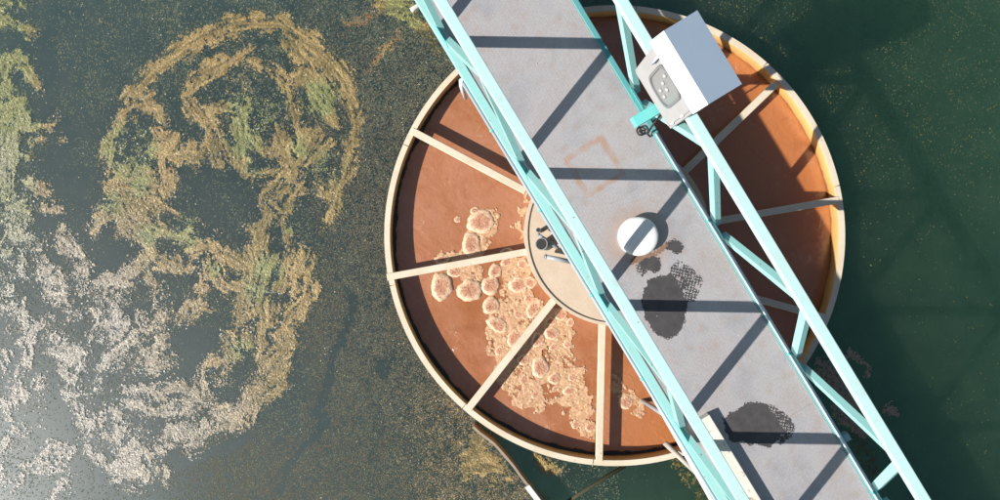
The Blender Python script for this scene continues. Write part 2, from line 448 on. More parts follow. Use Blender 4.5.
stain('wet_patch', [poly(*Z1, [(150,218),(200,203),(240,205),(268,235),(290,300),(303,330),(300,420),(260,482),(210,498),(160,480),(122,410),(100,350),(105,280),(125,235)])],
      [poly(*Z1, [(218,190),(240,150),(265,138),(300,160),(340,180),(377,235),(355,290),(330,330),(295,335),(265,245),(230,218)])], .0016, WET, 'large dark wet patch with netted upper right edge')
stain('wet_patch', [poly(*Z2, [(270,240),(350,190),(430,130),(450,105),(520,98),(600,105),(650,135),(700,205),(745,290),(742,400),(680,472),(640,482),(560,462),(420,432),(330,445),(290,330)])],
      [poly(*Z2, [(640,135),(700,128),(720,160),(770,172),(850,250),(882,310),(852,390),(790,438),(735,445),(735,300),(690,205)])], .0016, WET, 'dark wet patch beside the timber beam')
stain('rust_stain', [poly(*Z1, [(38,152),(62,118),(100,108),(150,100),(185,70),(212,48),(222,58),(205,85),(160,118),(110,132),(72,155),(50,162)])], [], .0024, RUST, 'rust brown arc round the foot of the white hatch')

# ------------------------------------------------------------------ things on the footbridge
ca = px(637, 236.5, 0)
cap = thing('round_hatch', (ca.x, ca.y, 0), 0, 'white round hatch standing on the grey walkway beside dark wet patches', 'hatch')
rr = 19.6*K*5.9
lathe('lid', [(0.001, .112), (rr*.5, .111), (rr*.8, .108), (rr-.016, .102), (rr-.005, .094), (rr, .085), (rr, .07), (rr-.01, .07)], WHITE, cap, 64).data.shade_smooth()
lathe('body', [(rr-.012, .0705), (rr-.012, .004), (rr+.002, .004), (rr+.002, .0)], GALV, cap, 64)

bs = sn(706, 417, .09)
beam = thing('timber_beam', (0, 0, 0), ANG, 'short weathered cream beam lying on the walkway against the left truss', 'beam')
beam.location = (0, 0, .0)
box('plank', bs[0], bs[0]+2.4, .655, .822, .0025, .088, TIMBER, beam, .006)
tag(beam)
# black ring by the right edge of the walkway
hw = px(641, 131, .03)
ring = thing('handwheel', (hw.x, hw.y, .0), 0, 'small black handwheel at the right walkway edge under the cabinet', 'handwheel')
rp = [(.036*math.cos(t), .036*math.sin(t), .03) for t in np.linspace(0, 2*math.pi, 21)]
tube('wheel_ring', rp, .008, BLACK, ring, 8)
for a in (.4, 1.97, 3.5): tube('spoke', [(0, 0, .03), (.034*math.cos(a), .034*math.sin(a), .03)], .005, BLACK, ring, 6)
tube('spindle', [(0, 0, 0), (0, 0, .04)], .009, BLACK, ring, 8)

# control cabinet
cab = thing('control_cabinet', (0, 0, 0), ANG, 'white control cabinet with roof tinted grey blue by the sky fixed to the right truss', 'cabinet')
a0, a1 = -.679, -.117; nf, nb = 1.672, 1.94
box('body', a0+.004, a1-.004, nf, nb, .575, 1.425, SHELL, cab, .008)
lip = 1.605
hv = [(a0-.006, lip, 1.405), (a1+.006, lip, 1.405), (a1+.006, 1.69, 1.497), (a0-.006, 1.69, 1.497), (a1+.006, nb+.01, 1.503), (a0-.006, nb+.01, 1.503)]
hv += [(x, y, z-.014) for x, y, z in hv]
hood = mesh('hood', hv, [(0,1,2,3), (9,8,7,6), (0,6,7,1), (1,7,8,2), (3,9,6,0)], WHITE, cab)
rv = hv[2:6] + [(x, y, 1.426) for x, y, z in hv[2:6]]
rf = mesh('roof', [(hv[3][0],hv[3][1]+.001,hv[3][2]),(hv[2][0],hv[2][1]+.001,hv[2][2]),hv[4],hv[5],
                   (hv[3][0],hv[3][1]+.001,1.428),(hv[2][0],hv[2][1]+.001,1.428),(hv[4][0],hv[4][1],1.428),(hv[5][0],hv[5][1],1.428)],
          [(0,1,2,3),(7,6,5,4),(0,4,5,1),(1,5,6,2),(2,6,7,3),(3,7,4,0)], ROOFM, cab)
door = box('door', a0+.03, a1-.03, nf-.012, nf-.001, .60, 1.38, SHELL, cab, .005)
def rrect(cs, cz, hs, hz, r, y, n=6):
    P = []
    for sx_, sz_, a in ((1,1,0),(-1,1,90),(-1,-1,180),(1,-1,270)):
        for k in range(n+1):
            t = R(a+90*k/n); P.append((cs+sx_*(hs-r)+r*math.cos(t), y, cz+sz_*(hz-r)+r*math.sin(t)))
    return P
GREY = paint('window_grey', (.23, .23, .225), (.17, .17, .165), .6, .3)
P = rrect(-.398, 1.03, .125, .215, .09, nf-.0135); Q = rrect(-.398, 1.03, .145, .24, .105, nf-.0135)
Q2 = [(x, nf-.024, z) for x, _, z in Q]; P2 = [(x, nf-.024, z) for x, _, z in P]; m_ = len(P)
fr = mesh('window_frame', P+Q+Q2+P2, [f for i in range(m_) for j in ((i+1)%m_,) for f in
     ((i, j, m_*3+j, m_*3+i), (m_*3+i, m_*3+j, m_*2+j, m_*2+i), (m_*2+i, m_*2+j, m_+j, m_+i))], paint('frame_grey', (.15,.155,.16), (.2,.2,.2), .5, .4), door)
mesh('pane', [(x, nf-.0138, z) for x, _, z in P], [tuple(range(m_))], GREY, door)
LAMP = Mat('indicator_glass').set((.42, .42, .41), .15)
for ls, lz in ((-.455, 1.17), (-.425, 1.06), (-.37, 1.06), (-.345, .93), (-.40, .93)):
    tube('indicator', [(ls, nf-.0139, lz), (ls, nf-.026, lz), (ls, nf-.032, lz)], [.016, .016, .009], LAMP, door, 10)
for hz in (.72, 1.0, 1.27): tube('hinge', [(a1-.032, nf-.014, hz-.035), (a1-.032, nf-.014, hz+.035)], .010, GALV, door, 8)
tube('cable', [(-.30, 1.80, .575), (-.27, 1.72, .42), (-.23, 1.66, .2), (-.20, 1.64, .05), (-.17, 1.66, .012)], .009, BLACK, cab, 8)
tube('handle', [(a0+.10, nf-.013, 1.30), (a0+.10, nf-.04, 1.30), (a0+.10, nf-.04, 1.14), (a0+.10, nf-.013, 1.14)], .010, GALV, door, 8)
box('bracket', -.365, -.275, 1.46, 1.90, .47, .56, TEAL_D, cab, .006)
box('bracket', -.62, -.54, 1.70, 1.92, .49, .572, TEAL_D, cab, .006)
box('stanchion', -.36, -.28, 1.755, 1.83, -.09, .469, TEAL_D, cab, .005)

# bits of grit and droppings on the plate
rd = np.random.default_rng(71); V = []; F = []
for i in range(260):
    s_, n_ = rd.uniform(-4.2, 4.4), rd.uniform(.66, 1.66); r = rd.choice([.003, .005, .008], p=[.6, .3, .1]); b = len(V)
    for k in range(5):
        t = 2*math.pi*k/5 + rd.random()*.8; V.append((s_+r*math.cos(t), n_+r*rd.uniform(.5,1)*math.sin(t), .0012))
    V.append((s_, n_, .0012+r*.5)); F += [(b+k, b+(k+1)%5, b+5) for k in range(5)]
gr = mesh('grit', V, F, paint('grit_grey', (.5, .47, .42), (.1, .08, .06), 1., .8), None); gr.rotation_euler.z = ANG
tag(gr, 'scattered grit and droppings on the grey walkway', kind='stuff')

# ------------------------------------------------------------------ pipes on the drum
ZD = ZR + .02
def pipe(name, label, p0, p1, r, mat, bore=True, cat='pipe', extra=None):
    A, B = Vector(p0), Vector(p1)
    t = thing(name, A, 0, label, cat); A_ = Vector((0,0,0)); B_ = B - A; d = B_.normalized()
    pts = [A_] + ([Vector(q) - A for q in extra] if extra else []) + [B_]
    tube('barrel', pts, r, mat, t, 16)
    if bore:
        tube('flange', [B_ - d*.012, B_ + d*.004], r*1.08, mat, t, 20)
        tube('bore', [B_ + d*.0042, B_ + d*.005], r*.92, DARK, t, 20)
    return t
GREYP = paint('grey_pipe', (.30, .32, .34), (.2, .21, .22), .5, .45)
PIPED = paint('dark_grey_pipe', (.16, .165, .175), (.11, .11, .115), .5, .5)
pipe('vent_pipe', 'widest open black pipe end on the cream drum left of the footbridge', px(547,244.8,ZD-.01), px(541.5,244,ZD+.17), .056, PIPED)
pipe('vent_pipe', 'thinnest open pipe above the wide pipe end on the cream drum', px(541.5,230.8,ZD-.01), px(538.3,230,ZD+.12), .021, PIPED)
pipe('drain_pipe', 'slim grey pipe lying between two open pipe ends on the drum', px(558,248,ZD+.10), px(538,234.5,ZD+.11), .018, GREYP)
pipe('drain_pipe', 'lowest grey pipe with pale end lying on the cream drum', px(572,262,ZD+.10), px(545,256.5,ZD+.11), .022, GREYP)
PALE = paint('pale_pipe', (.70, .68, .64), (.55, .5, .42), .5, .5)
pipe('outlet_pipe', 'pale stub pipe with cream end crossing the lower tank rim', px(700,476,-.45), px(664.5,442.5,-.57), .026, paint('cream_grey_pipe', (.40, .37, .32), (.25, .22, .18), .6, .6), False, extra=[px(684,461,-.5)])
pipe('outlet_pipe', 'grey stub pipe dipping into the scum beside the left truss', px(672,420,-.35), px(642.5,400.5,-.76), .022, GREYP, False)
pipe('outrigger_pipe', 'thick white stub pipe poking out left of the footbridge over algae', px(436,-6,-.5), px(411,10.5,-.5), .024, PALE, False, extra=[px(413,9.2,-.5)])
# scum baffle
bt = [(473,427),(480,433.5),(487,438.5),(494,444),(500.5,451),(507,458.5),(514,467),(520,475.5),(527,484.5),(533,492),(540,501),(552,517)]
baf = thing('scum_baffle', px(500, 451, ZW), 0, 'thin curved brown baffle plate standing in water below the tank', 'baffle')
BAF = paint('brown_baffle', (.30, .235, .17), (.18, .13, .09), .6, .7)
b0 = Vector(px(500, 451, ZW)); V = []; F = []
for x, y in bt:
    q = px(x, y, ZW+.16); q -= b0
    for off, z in ((-.012, .16), (.012, .16), (.012, -.2), (-.012, -.2)):
        V.append((q.x + off*.78, q.y + off*.62, z))
m_ = len(bt)
for i in range(m_-1):
    for k in range(4): F.append((i*4+k, i*4+(k+1)%4, (i+1)*4+(k+1)%4, (i+1)*4+k))
F += [(3,2,1,0), tuple((m_-1)*4+k for k in range(4))]
mesh('plate', V, F, BAF, baf)
V = []
for x, y in ((527,486),(540,503),(556,524)):
    q = px(x, y, ZW+.18) - b0
    for ox, z in ((-.022, .19), (.022, .19), (.022, .165), (-.022, .165)): V.append((q.x+ox, q.y+ox*.6, z))
F = [(i*4+k, i*4+(k+1)%4, (i+1)*4+(k+1)%4, (i+1)*4+k) for i in range(2) for k in range(4)] + [(3,2,1,0),(8,9,10,11)]
mesh('capping_strip', V, F, PALE, baf)
# submerged brace
sb = tube('submerged_brace', [px(556,509,ZW-.002), px(592,486,ZW-.002), px(632,461,ZW-.002)], .022, paint('weedy_steel', (.03,.032,.012), (.05,.045,.02), .5, .8), None, 8)
tag(sb, 'thin dark weedy brace lying at the water surface below the tank', 'brace')

# ------------------------------------------------------------------ foam
def cake_mesh(v):
    r_ = np.random.default_rng(100+v); nr, na = 8, 36; V = []; rad = []; F = []
    ph = r_.random(4)*6.28; jag = r_.random(na)
    V.append((0,0,.30)); rad.append(0)
    for i in range(1, nr+1):
        t = i/nr
        for k in range(na):
            a = 2*math.pi*k/na
            rr_ = t*(1 + .07*math.sin(2*a+ph[0]) + .05*math.sin(3*a+ph[1]) + .04*math.sin(5*a+ph[2]) + (t > .6)*.11*(jag[k]-.5))
            z = .42*math.sqrt(max(0, 1-t**3.2)) - .07*math.exp(-(t/.5)**2) + (r_.random()-.5)*.10*(t < .95)
            V.append((rr_*math.cos(a), rr_*math.sin(a), z)); rad.append(t)
    for k in range(na): F.append((0, 1+k, 1+(k+1)%na))
    for i in range(nr-1):
        for k in range(na): F.append((1+i*na+k, 1+(i+1)*na+k, 1+(i+1)*na+(k+1)%na, 1+i*na+(k+1)%na))
    me = bpy.data.meshes.new('foam_cake'); me.from_pydata(V, [], F); me.update(); me.shade_smooth()
    at = me.attributes.new('rad', 'FLOAT', 'POINT'); at.data.foreach_set('value', np.array(rad, dtype=np.float32))
    me.materials.append(CAKE); return me
CM = [cake_mesh(v) for v in range(5)]
FG = 'foam cakes floating on the scum'
cakes = [(481,222,15,12,0,'biggest foam cake above the left arm, topmost of the foam'),
 (471,244,10,12,10,'tall foam cake just above the left arm, below the topmost one'),
 (457.6,219.6,3.5,3.5,0,'tiny lone foam bubble left of the topmost foam cake'),
 (442,259.5,8,5,15,'flat foam cake touching the upper side of the left arm'),
 (475,211,5,4,0,'small foam lump on top of the topmost foam cake'),
 (506,251.5,7,3.2,12,'thin foam sliver along the left arm near the drum'),
 (441.6,286.4,11.5,13.5,15,'leftmost large foam cake, just below the left arm'),
 (469.6,290.4,12.6,12.4,0,'second large foam cake from the left below the arm'),
 (454.4,272.5,8,5.5,-5,'half hidden foam cake tucked under the left arm'),
 (490.4,285.6,10,9.6,-10,'third large foam cake from the left below the arm'),
 (491.2,305.6,9.5,8.6,20,'round foam cake below the third large one'),
 (495.2,271,7,7.5,0,'foam cake against the left arm right of a gap'),
 (518.4,284.8,10,9,0,'large foam cake between the left arm and the drum'),
 (530,282.4,6.5,7,0,'foam cake nearest the drum edge on its left side'),
 (528.8,298.4,5.5,5.2,0,'small pale foam cake beside the drum edge'),
 (522.4,264.5,6,5.4,0,'foam cake in the corner of left arm and drum'),
 (506.4,262.5,6.5,4,0,'flat foam cake hugging the lower side of the left arm'),
 (514.4,275.2,3.2,3.2,0,'tiny round bubble in the froth near the drum'),
 (508.8,272,3,3,0,'tiny round bubble left of another one near the drum'),
 (533.5,308.8,7,10,-28,'slanting foam cake above the upper end of the lower left arm'),
 (497.4,324.8,12,7,-35,'long tilted pale foam cake above the lower left arm'),
 (503.4,318.5,6,4.5,-20,'foam lump riding on the long tilted cake'),
 (513.6,338.5,6.5,10.5,-12,'upright oval foam cake beside the lower left arm'),
 (551.5,333.2,8,8,0,'brown centred foam cake right of the lower left arm'),
 (560.8,314.4,7.4,6.6,0,'foam cake under the drum edge, right of the arm'),
 (570.4,322.4,4.6,4.4,0,'small foam cake nearest the drum on its lower side'),
 (537.8,340,7.4,7.4,0,'round brown foam cake touching the arm shadow'),
 (551,321.5,5.5,4.8,0,'foam lump between two cakes below the drum'),
 (517.8,314.5,5,5,0,'pale foam lump in the middle of the froth'),
 (500,351,6,5.2,20,'pale foam cake against the left side of the lower arm'),
 (553.6,347,5.5,4.2,15,'pale foam lump below the brown centred cake'),
 (567.2,344,4.8,4.4,0,'lone foam bubble right of the lower cakes'),
 (523.2,360,6.4,6,0,'foam cake in the edge of the lower arm shadow'),
 (540,367.5,8.6,12,-5,'largest foam cake below the lower arm, tall oval'),
 (554.4,378.4,7,5.8,0,'pale foam cake right of the tall oval one'),
 (524,380,5.4,5,0,'round foam cake left below the tall oval one'),
 (535.2,394.4,4.8,4.6,0,'small round foam cake at the lower froth edge'),
 (569.6,390.4,7.4,5.4,10,'pale foam cake in the lower right froth'),
 (572,378,4.2,4,0,'small foam bubble above the lower right froth'),
 (520.8,394,2.8,2.8,0,'tiny foam bubble at the lower left froth edge'),
 (555,389,2.8,2.8,0,'tiny foam bubble in the bare scum gap'),
 (576,424,4.8,4.6,0,'foam cake near the lower rim, left of a pair'),
 (590.4,427,6.4,6,0,'foam cake near the lower rim beside the upright arm'),
 (625.6,402.4,7.2,8,0,'single brown foam cake right of the upright arm')]
for i, (x, y, rx, ry, rot, lab) in enumerate(cakes):
    o = bpy.data.objects.new('foam_cake', CM[i % 5]); S.collection.objects.link(o)
    p = px(x, y, ZS); q = K*(H-ZS); o.location = (p.x, p.y, ZS - .004 + .0008*(i % 7))
    o.scale = (rx*q, ry*q, min(rx, ry)*q*.62); o.rotation_euler.z = R(rot)
    tag(o, lab, 'foam', FG)
# froth between them
def field_mesh(name, x0, x1, y0, y1, st, fn, z, mat):
    gx, gy = np.meshgrid(np.arange(x0, x1, st), np.arange(y0, y1, st))
    mask, hgt = fn(gx, gy)
    q = K*(H-z); nv = gx.size; ny, nx = gx.shape
    co_ = np.stack([(gx-500)*q, -(gy-250)*q, z + hgt], -1).reshape(-1, 3)
    cell = mask[:-1,:-1] & mask[1:,:-1] & mask[:-1,1:] & mask[1:,1:]
    j, i = np.nonzero(cell); a = j*nx+i
    quads = np.stack([a, a+nx, a+nx+1, a+1], -1)
    used, inv = np.unique(quads, return_inverse=True)
    me = bpy.data.meshes.new(name); me.from_pydata(co_[used].tolist(), [], inv.reshape(-1,4).tolist()); me.update(); me.shade_smooth()
    return link(name, me, mat)
LP = [[(497,262),(526,253),(532,288),(548,304),(570,318),(574,338),(575,362),(588,376),(592,395),(592,412),(586,422),(574,420),(566,408),(552,404),(546,412),(532,410),(520,406),(507,394),(499,378),(488,352),(488,335),(486,322),(490,310),(498,298),(500,280)],
      [(436,262),(444,252),(460,248),(462,238),(470,230),(470,218),(480,208),(497,216),(500,228),(490,236),(490,246),(486,256),(466,262)],
      [(446,268),(474,264),(484,265),(486,280),(478,284),(458,284)],
      [(606,372),(614,372),(622,386),(634,392),(642,398),(646,412),(640,418),(630,408),(620,400),(612,388)],
      [(516,222),(521,216),(522,226),(522,238),(518,236)], [(519,206),(530,204),(528,214),(520,214)], [(517,190),(526,190),(530,200),(524,202)],
      [(572,425),(584,418),(598,432),(594,440),(580,436)]]
LH = [[(540,350),(553,352),(550,366),(547,368)], [(540,386),(556,383),(562,396),(546,398)], [(526,315),(533,313),(530,325)],[(500,299),(506,297),(504,303)]]
def lace(gx, gy):
    wx = gx + (fbm(gx, gy, 9, 301, 4)-.5)*16; wy = gy + (fbm(gx, gy, 9, 401, 4)-.5)*16
    m_ = np.zeros(gx.shape, bool)
    for P in LP: m_ |= inside(P, wx, wy)
    for P in LH: m_ &= ~inside(P, wx, wy)
    n_ = fbm(gx, gy, 4.2, 77, 4); n2 = fbm(gx, gy, 14, 88, 3)
    m_ &= n_ > .20 + .16*(n2 < .38)
    cell = np.abs(np.sin(gx*.9+3*n2*6)*np.sin(gy*.9+n_*6))
    h = .002 + .007*np.clip(n_-.33, 0, 1)*2 + .0015*cell
    return m_, h
la = field_mesh('froth', 425, 660, 180, 450, .8, lace, ZS, LACE)
V = []; F = []; rb = np.random.default_rng(61); q = K*(H-ZS)
gx = rb.uniform(430, 655, 9000); gy = rb.uniform(185, 445, 9000); okm = np.zeros(9000, bool)
wx = gx + (fbm(gx, gy, 9, 301, 4)-.5)*22; wy = gy + (fbm(gx, gy, 9, 401, 4)-.5)*22
for P in LP: okm |= inside(P, wx, wy)
for x, y in list(zip(gx[okm], gy[okm]))[:1500]:
    r = rb.choice([.5, .7, .9, 1.2, 1.7, 2.3], p=[.25,.25,.2,.15,.1,.05])*q; p = px(x, y, ZS); b = len(V)
    for rr2, z in ((1, 0), (.8, .45), (.4, .75)):
        for k in range(7):
            t = 2*math.pi*k/7; V.append((p.x+r*rr2*math.cos(t), p.y+r*rr2*math.sin(t), ZS+.003+r*z*.38))
    V.append((p.x, p.y, ZS+.003+r*.31))
    for i in range(2):
        for k in range(7): F.append((b+i*7+k, b+i*7+(k+1)%7, b+(i+1)*7+(k+1)%7, b+(i+1)*7+k))
    for k in range(7): F.append((b+14+k, b+14+(k+1)%7, b+21))
tag(mesh('froth', V, F, LACE, None, True), 'fine bubbles in the tan froth on the scum', kind='stuff')
tag(la, 'tan froth spread between the foam cakes', kind='stuff')

# ------------------------------------------------------------------ floating algae and duckweed
MAT = """132,98,14 140,85,11 158,68,12 175,55,15 195,42,18 210,35,13 230,27,13 250,23,15 262,24,17 280,25,18 300,38,18 315,50,18 330,65,17 342,80,17 350,95,15 355,110,14 357,130,12 355,150,12 350,170,12 344,185,11 338,195,11 335,212,15 330,224,11
165,55,4 185,45,4|188,95,8 195,80,14 205,72,16 220,65,20 235,57,16 245,50,8|255,60,9 262,63,8|275,70,10 285,78,13 290,88,13 292,100,10|300,75,20 310,70,20 318,85,24 325,95,22|290,45,14 298,55,16
190,103,12 200,115,14 208,125,14 215,138,16 218,148,18 222,158,20|205,155,18 195,158,14 185,148,10 178,152,14|215,108,14 235,112,12 245,105,10 252,94,9|240,120,13 243,135,15 242,150,12 243,165,10 246,173,8 258,175,6 270,170,6
255,138,16 263,148,12 272,150,12 282,142,16|276,130,13 285,155,16 288,165,14 280,160,10|292,100,8 298,118,9 302,130,8 303,142,8 301,155,9 297,167,9 292,178,10|315,135,12 308,150,11 303,160,9|320,105,19 328,115,15 335,120,8|330,150,12 315,163,8|345,172,12 342,185,10 335,195,10 325,188,12
283,180,12 275,190,8 265,195,8 262,202,8|285,190,8 278,198,8|305,188,11 298,196,10|265,205,12 268,215,14 262,225,14 258,240,14 252,250,14 258,265,20 255,280,14|275,205,12 283,210,11 285,225,8 288,235,9 289,250,9 286,262,10 284,275,9 280,290,9
272,262,11 265,275,15 262,292,17|290,205,7 296,198,7|215,240,10 220,248,12 228,256,14 238,262,14 246,268,10|195,248,10 205,245,12 212,255,14 215,268,14 218,280,14 225,285,14 236,290,10|205,265,9 208,282,7 200,290,7|165,260,12 175,264,14 188,268,13|240,285,9 250,290,9
302,238,3 303,252,5 298,262,5 295,280,6 292,295,8|312,258,5 310,270,6 312,285,8 312,297,8|305,275,5|245,305,17 242,320,12 240,328,9|262,305,12 262,320,12 262,335,12 263,348,14|272,310,9 273,325,7|250,330,9 253,345,12|285,320,14 295,312,19 305,302,14|285,335,17 290,345,16
280,355,24 270,365,24 285,370,14 265,380,26 280,382,16 255,395,24 270,393,15|235,352,11 222,358,9 208,363,8 200,370,6 198,380,7 203,390,8|225,368,7 228,338,11 234,346,12|188,308,15 183,317,8 205,306,12 212,310,8|190,390,14 205,395,12
150,100,18 140,104,14 160,108,10|122,118,10 132,112,9|118,130,10 112,140,10 110,152,10 107,165,8|105,183,8 110,188,16 120,175,19 130,182,24 145,185,22 140,168,18|160,108,6 161,118,6|155,130,10 160,140,20 170,140,20 163,150,22 178,150,18 190,150,14 198,160,10|163,165,14 165,178,16 170,190,14|150,195,16 135,195,20 115,197,16
110,210,20 100,215,14 92,226,9 86,230,5|120,205,20 125,220,22 135,230,22 145,240,22 150,252,14 145,262,16 135,270,14 120,278,16 105,280,14 95,285,11|140,210,24 150,220,22 160,205,14 168,210,12 178,215,9|155,230,15 170,235,8 185,238,13 192,230,8|150,275,7 158,285,8 163,297,8
3,15,16 8,22,10 1,28,9|25,4,7|12,2,5|17,28,6 30,31,12|15,60,14 25,62,14 30,72,14 36,82,10 39,90,8|4,65,14 2,78,11 7,92,12 15,97,9|8,110,26 18,105,18 20,120,14 12,130,18 8,150,20 8,170,18 8,190,18|28,126,7 40,123,7 52,122,6 55,118,7|40,138,7 35,145,5|62,137,3|30,158,7 22,155,7|30,190,9 42,193,10 38,180,5
8,210,22 20,205,18 22,220,16 15,235,16 28,238,10 40,245,11 25,250,10 22,262,14 22,275,8 30,280,7|5,250,9|45,208,10 62,210,8|62,235,9 68,245,14 75,255,14 80,265,12 82,275,10 80,285,16|45,260,12 45,275,14 50,290,16 65,290,15 60,270,9|10,290,11|100,292,14 130,283,12
5,310,9 25,310,12 25,322,8|40,325,14 30,340,14 27,355,12 25,370,8 22,378,8|0,355,10 5,362,6 8,375,5 15,385,10 18,395,16|35,390,14 40,380,7|60,340,15 55,350,12 70,350,19 80,345,12 80,362,12 62,365,9 75,375,10 70,390,16 85,395,10|70,315,7 69,325,4|100,305,20 110,320,22 98,335,14 105,345,11 120,330,14 115,310,14
140,315,11 145,325,10 128,345,9 135,340,9 115,355,11 103,362,10 97,370,8 97,385,8|160,300,8 166,312,8 163,328,9 150,330,11 163,345,12 140,362,13 150,355,15 160,360,14 168,365,10 150,370,12 128,375,8|130,395,13 145,392,12 163,390,12 180,388,12 195,392,12
10,405,16 14,418,10 12,428,8 5,440,8 2,455,8 0,475,8 5,480,8 12,487,7 20,485,7 26,478,4|22,432,8 26,438,6 24,444,4|40,424,2|35,403,6|42,458,14 52,448,12 62,446,10|32,465,8 50,465,13 62,463,10 66,456,8 76,449,3|45,498,8 55,492,10 65,485,8 70,476,4
80,405,12 85,420,14 90,435,16 95,450,14 100,460,16|105,420,20 110,412,18 120,420,18 115,435,24 125,445,22 130,432,18 140,435,14 148,445,12 155,452,14 140,455,17 115,470,17 125,478,14 135,470,16 150,465,13 130,490,9 140,492,5|165,445,9 175,440,13 180,428,15 190,430,18 170,435,9 195,420,12 195,445,10|163,470,7 165,485,5 160,478,5
130,402,14 145,410,14 160,410,12 175,405,12 190,405,14|190,408,18 200,402,14 215,404,14|185,435,16 190,447,14 200,440,14 210,430,14 222,430,14 235,425,14 245,425,10 225,415,20 240,410,18 255,402,14 250,418,9 262,400,9
474,443,10 480,446,14 470,460,14 485,460,20 497,464,15 465,470,11 480,472,13|461,445,5|490,482,7|508,480,6|538,458,7 545,464,9 550,472,7 560,468,7
388,2,22 404,4,20 405,15,14 416,21,10 426,25,7|400,36,4 385,50,4 373,60,4
-30,60,26 -28,120,30 -30,170,28 -25,230,30 -30,300,22 -25,380,24 -20,450,14"""
SPARSE = "130,112,16 125,125,16 135,132,16 128,145,16 140,150,18 132,160,14|225,378,16 215,385,12|325,175,18 310,180,12 330,160,14|262,120,18 270,105,16|232,88,12 255,80,10|140,98,10|100,20,1|55,300,22 75,310,18|10,270,18 5,290,14 8,330,12|110,365,14 140,345,14|195,225,16|120,300,18 140,300,12|115,345,14|250,300,10|305,290,12|45,335,14 50,320,10|150,470,14"
BROWN = "826,372,18 838,385,24 845,400,26 850,415,24 862,425,20 868,408,10|853,356,5 862,366,5 866,376,4|884,405,6 894,412,7|820,360,8"
WEED_REFL = "855,440,22 862,455,20 868,470,16|690,478,16 680,462,12 704,496,14|432,34,10 440,50,12 424,28,8"  # real weed at right; strips by the left truss paint the bridge's reflection
VEIN = "352,296,12 348,312,8 346,330,8 338,350,8 335,375,9 325,395,12 318,415,9 330,420,8 312,440,7 295,460,6 285,475,5 280,492,5|388,356,6 380,362,9 382,374,5 394,360,7|258,412,8 245,440,9 225,448,9 205,455,9 180,462,9|515,455,16 525,470,16 545,480,18 560,492,16 530,460,12 590,480,12 500,440,8|385,290,5 384,310,4"
def strokes(txt):
    out = []
    for part in txt.replace('\n', '|').split('|'):
        out.append([tuple(float(v) for v in q.split(',')) for q in part.split()])
    return out
def dist_field(txt, gx, gy):               # >0 inside a stroke, in pixels from its edge
    d = np.full(gx.shape, -50.0)
    for st in strokes(txt):
        segs = list(zip(st[:-1], st[1:])) if len(st) > 1 else [(st[0], st[0])]
        for (x0, y0, w0), (x1, y1, w1) in segs:
            dx, dy = x1-x0, y1-y0; L2 = dx*dx+dy*dy
            if L2 > 32**2: segs_ok = False
            t = np.clip(((gx-x0)*dx+(gy-y0)*dy)/L2, 0, 1) if L2 else np.zeros(gx.shape)
            dd = (w0+(w1-w0)*t)/2 - np.hypot(gx-(x0+dx*t), gy-(y0+dy*t))
            np.maximum(d, dd, out=d)
    return d
st = 1.0
GX, GY = np.meshgrid(np.arange(-60, 1080, st), np.arange(-40, 540, st))
n1 = fbm(GX, GY, 16, 501, 4); n2 = fbm(GX, GY, 16, 601, 4); n3 = fbm(GX, GY, 5, 701, 3); n4 = fbm(GX, GY, 40, 801, 4); n5 = fbm(GX, GY, 3, 901, 2)
WX = GX + (n1-.5)*18 + (n5-.5)*3; WY = GY + (n2-.5)*18 + (n3-.5)*3
def sstep(x, a, b): t = np.clip((x-a)/(b-a), 0, 1); return t*t*(3-2*t)
L_ = GX < 620
def df(txt): return dist_field(txt, WX, WY)
DM = df(MAT)
def flow(txt):
    best = np.full(GX.shape, -1e9); ux = np.ones(GX.shape); uy = np.zeros(GX.shape)
    for st_ in strokes(txt):
        for (x0, y0, w0), (x1, y1, w1) in zip(st_[:-1], st_[1:]):
            dx, dy = x1-x0, y1-y0; L2 = dx*dx+dy*dy
            bx0, bx1 = int(min(x0,x1)-30+60), int(max(x0,x1)+30+60); by0, by1 = int(min(y0,y1)-30+40), int(max(y0,y1)+30+40)
            sl_ = (slice(max(by0,0), max(by1,0)), slice(max(bx0,0), max(bx1,0))); gx, gy = WX[sl_], WY[sl_]
            t = np.clip(((gx-x0)*dx+(gy-y0)*dy)/L2, 0, 1)
            d = (w0+w1)/4 - np.hypot(gx-(x0+dx*t), gy-(y0+dy*t)); b = best[sl_]; k = d > b
            b[k] = d[k]; L = math.sqrt(L2); sg = 1 if (dx > 0 or (dx == 0 and dy > 0)) else -1
            ux[sl_][k] = sg*dx/L; uy[sl_][k] = sg*dy/L
    return ux, uy
FX, FY = flow(MAT)
wn = fbm(GX, GY, 1.7, 1201, 2); acc = np.zeros(GX.shape); hh, ww = GX.shape
for sgn in (1, -1):
    xx, yy = np.meshgrid(np.arange(ww, dtype=float), np.arange(hh, dtype=float))
    for _ in range(8):
        ii = np.clip(xx.round().astype(int), 0, ww-1); jj = np.clip(yy.round().astype(int), 0, hh-1)
        acc += wn[jj, ii]; vx, vy = FX[jj, ii], FY[jj, ii]
        xx += sgn*vx*1.2; yy += sgn*vy*1.2
lic = acc/16; lic = np.clip(.5 + (lic-lic.mean())/lic.std()*.22, 0, 1)
fine = fbm(GX, GY, 2.6, 1501, 2)
n6 = fbm(GX, GY, 9, 1701, 3)
pale0 = sstep(GY-.5*GX, 120, 300)*sstep(260-GX, 0, 120)
n7 = fbm(GX+31*n1, GY+31*n2, 7, 1901, 4)
carve = .28*lic + .26*n3 + .16*fine + .30*n7
body = DM + (lic-.5)*6 + (n7-.5)*8 + (n3-.5)*5 + (fine-.5)*3
mat_d = sstep(body, -3, 3) * (.30 + .70*sstep(carve, .37, .50))
mat_d = mat_d*(1-.85*pale0*sstep(n6, .47, .39))
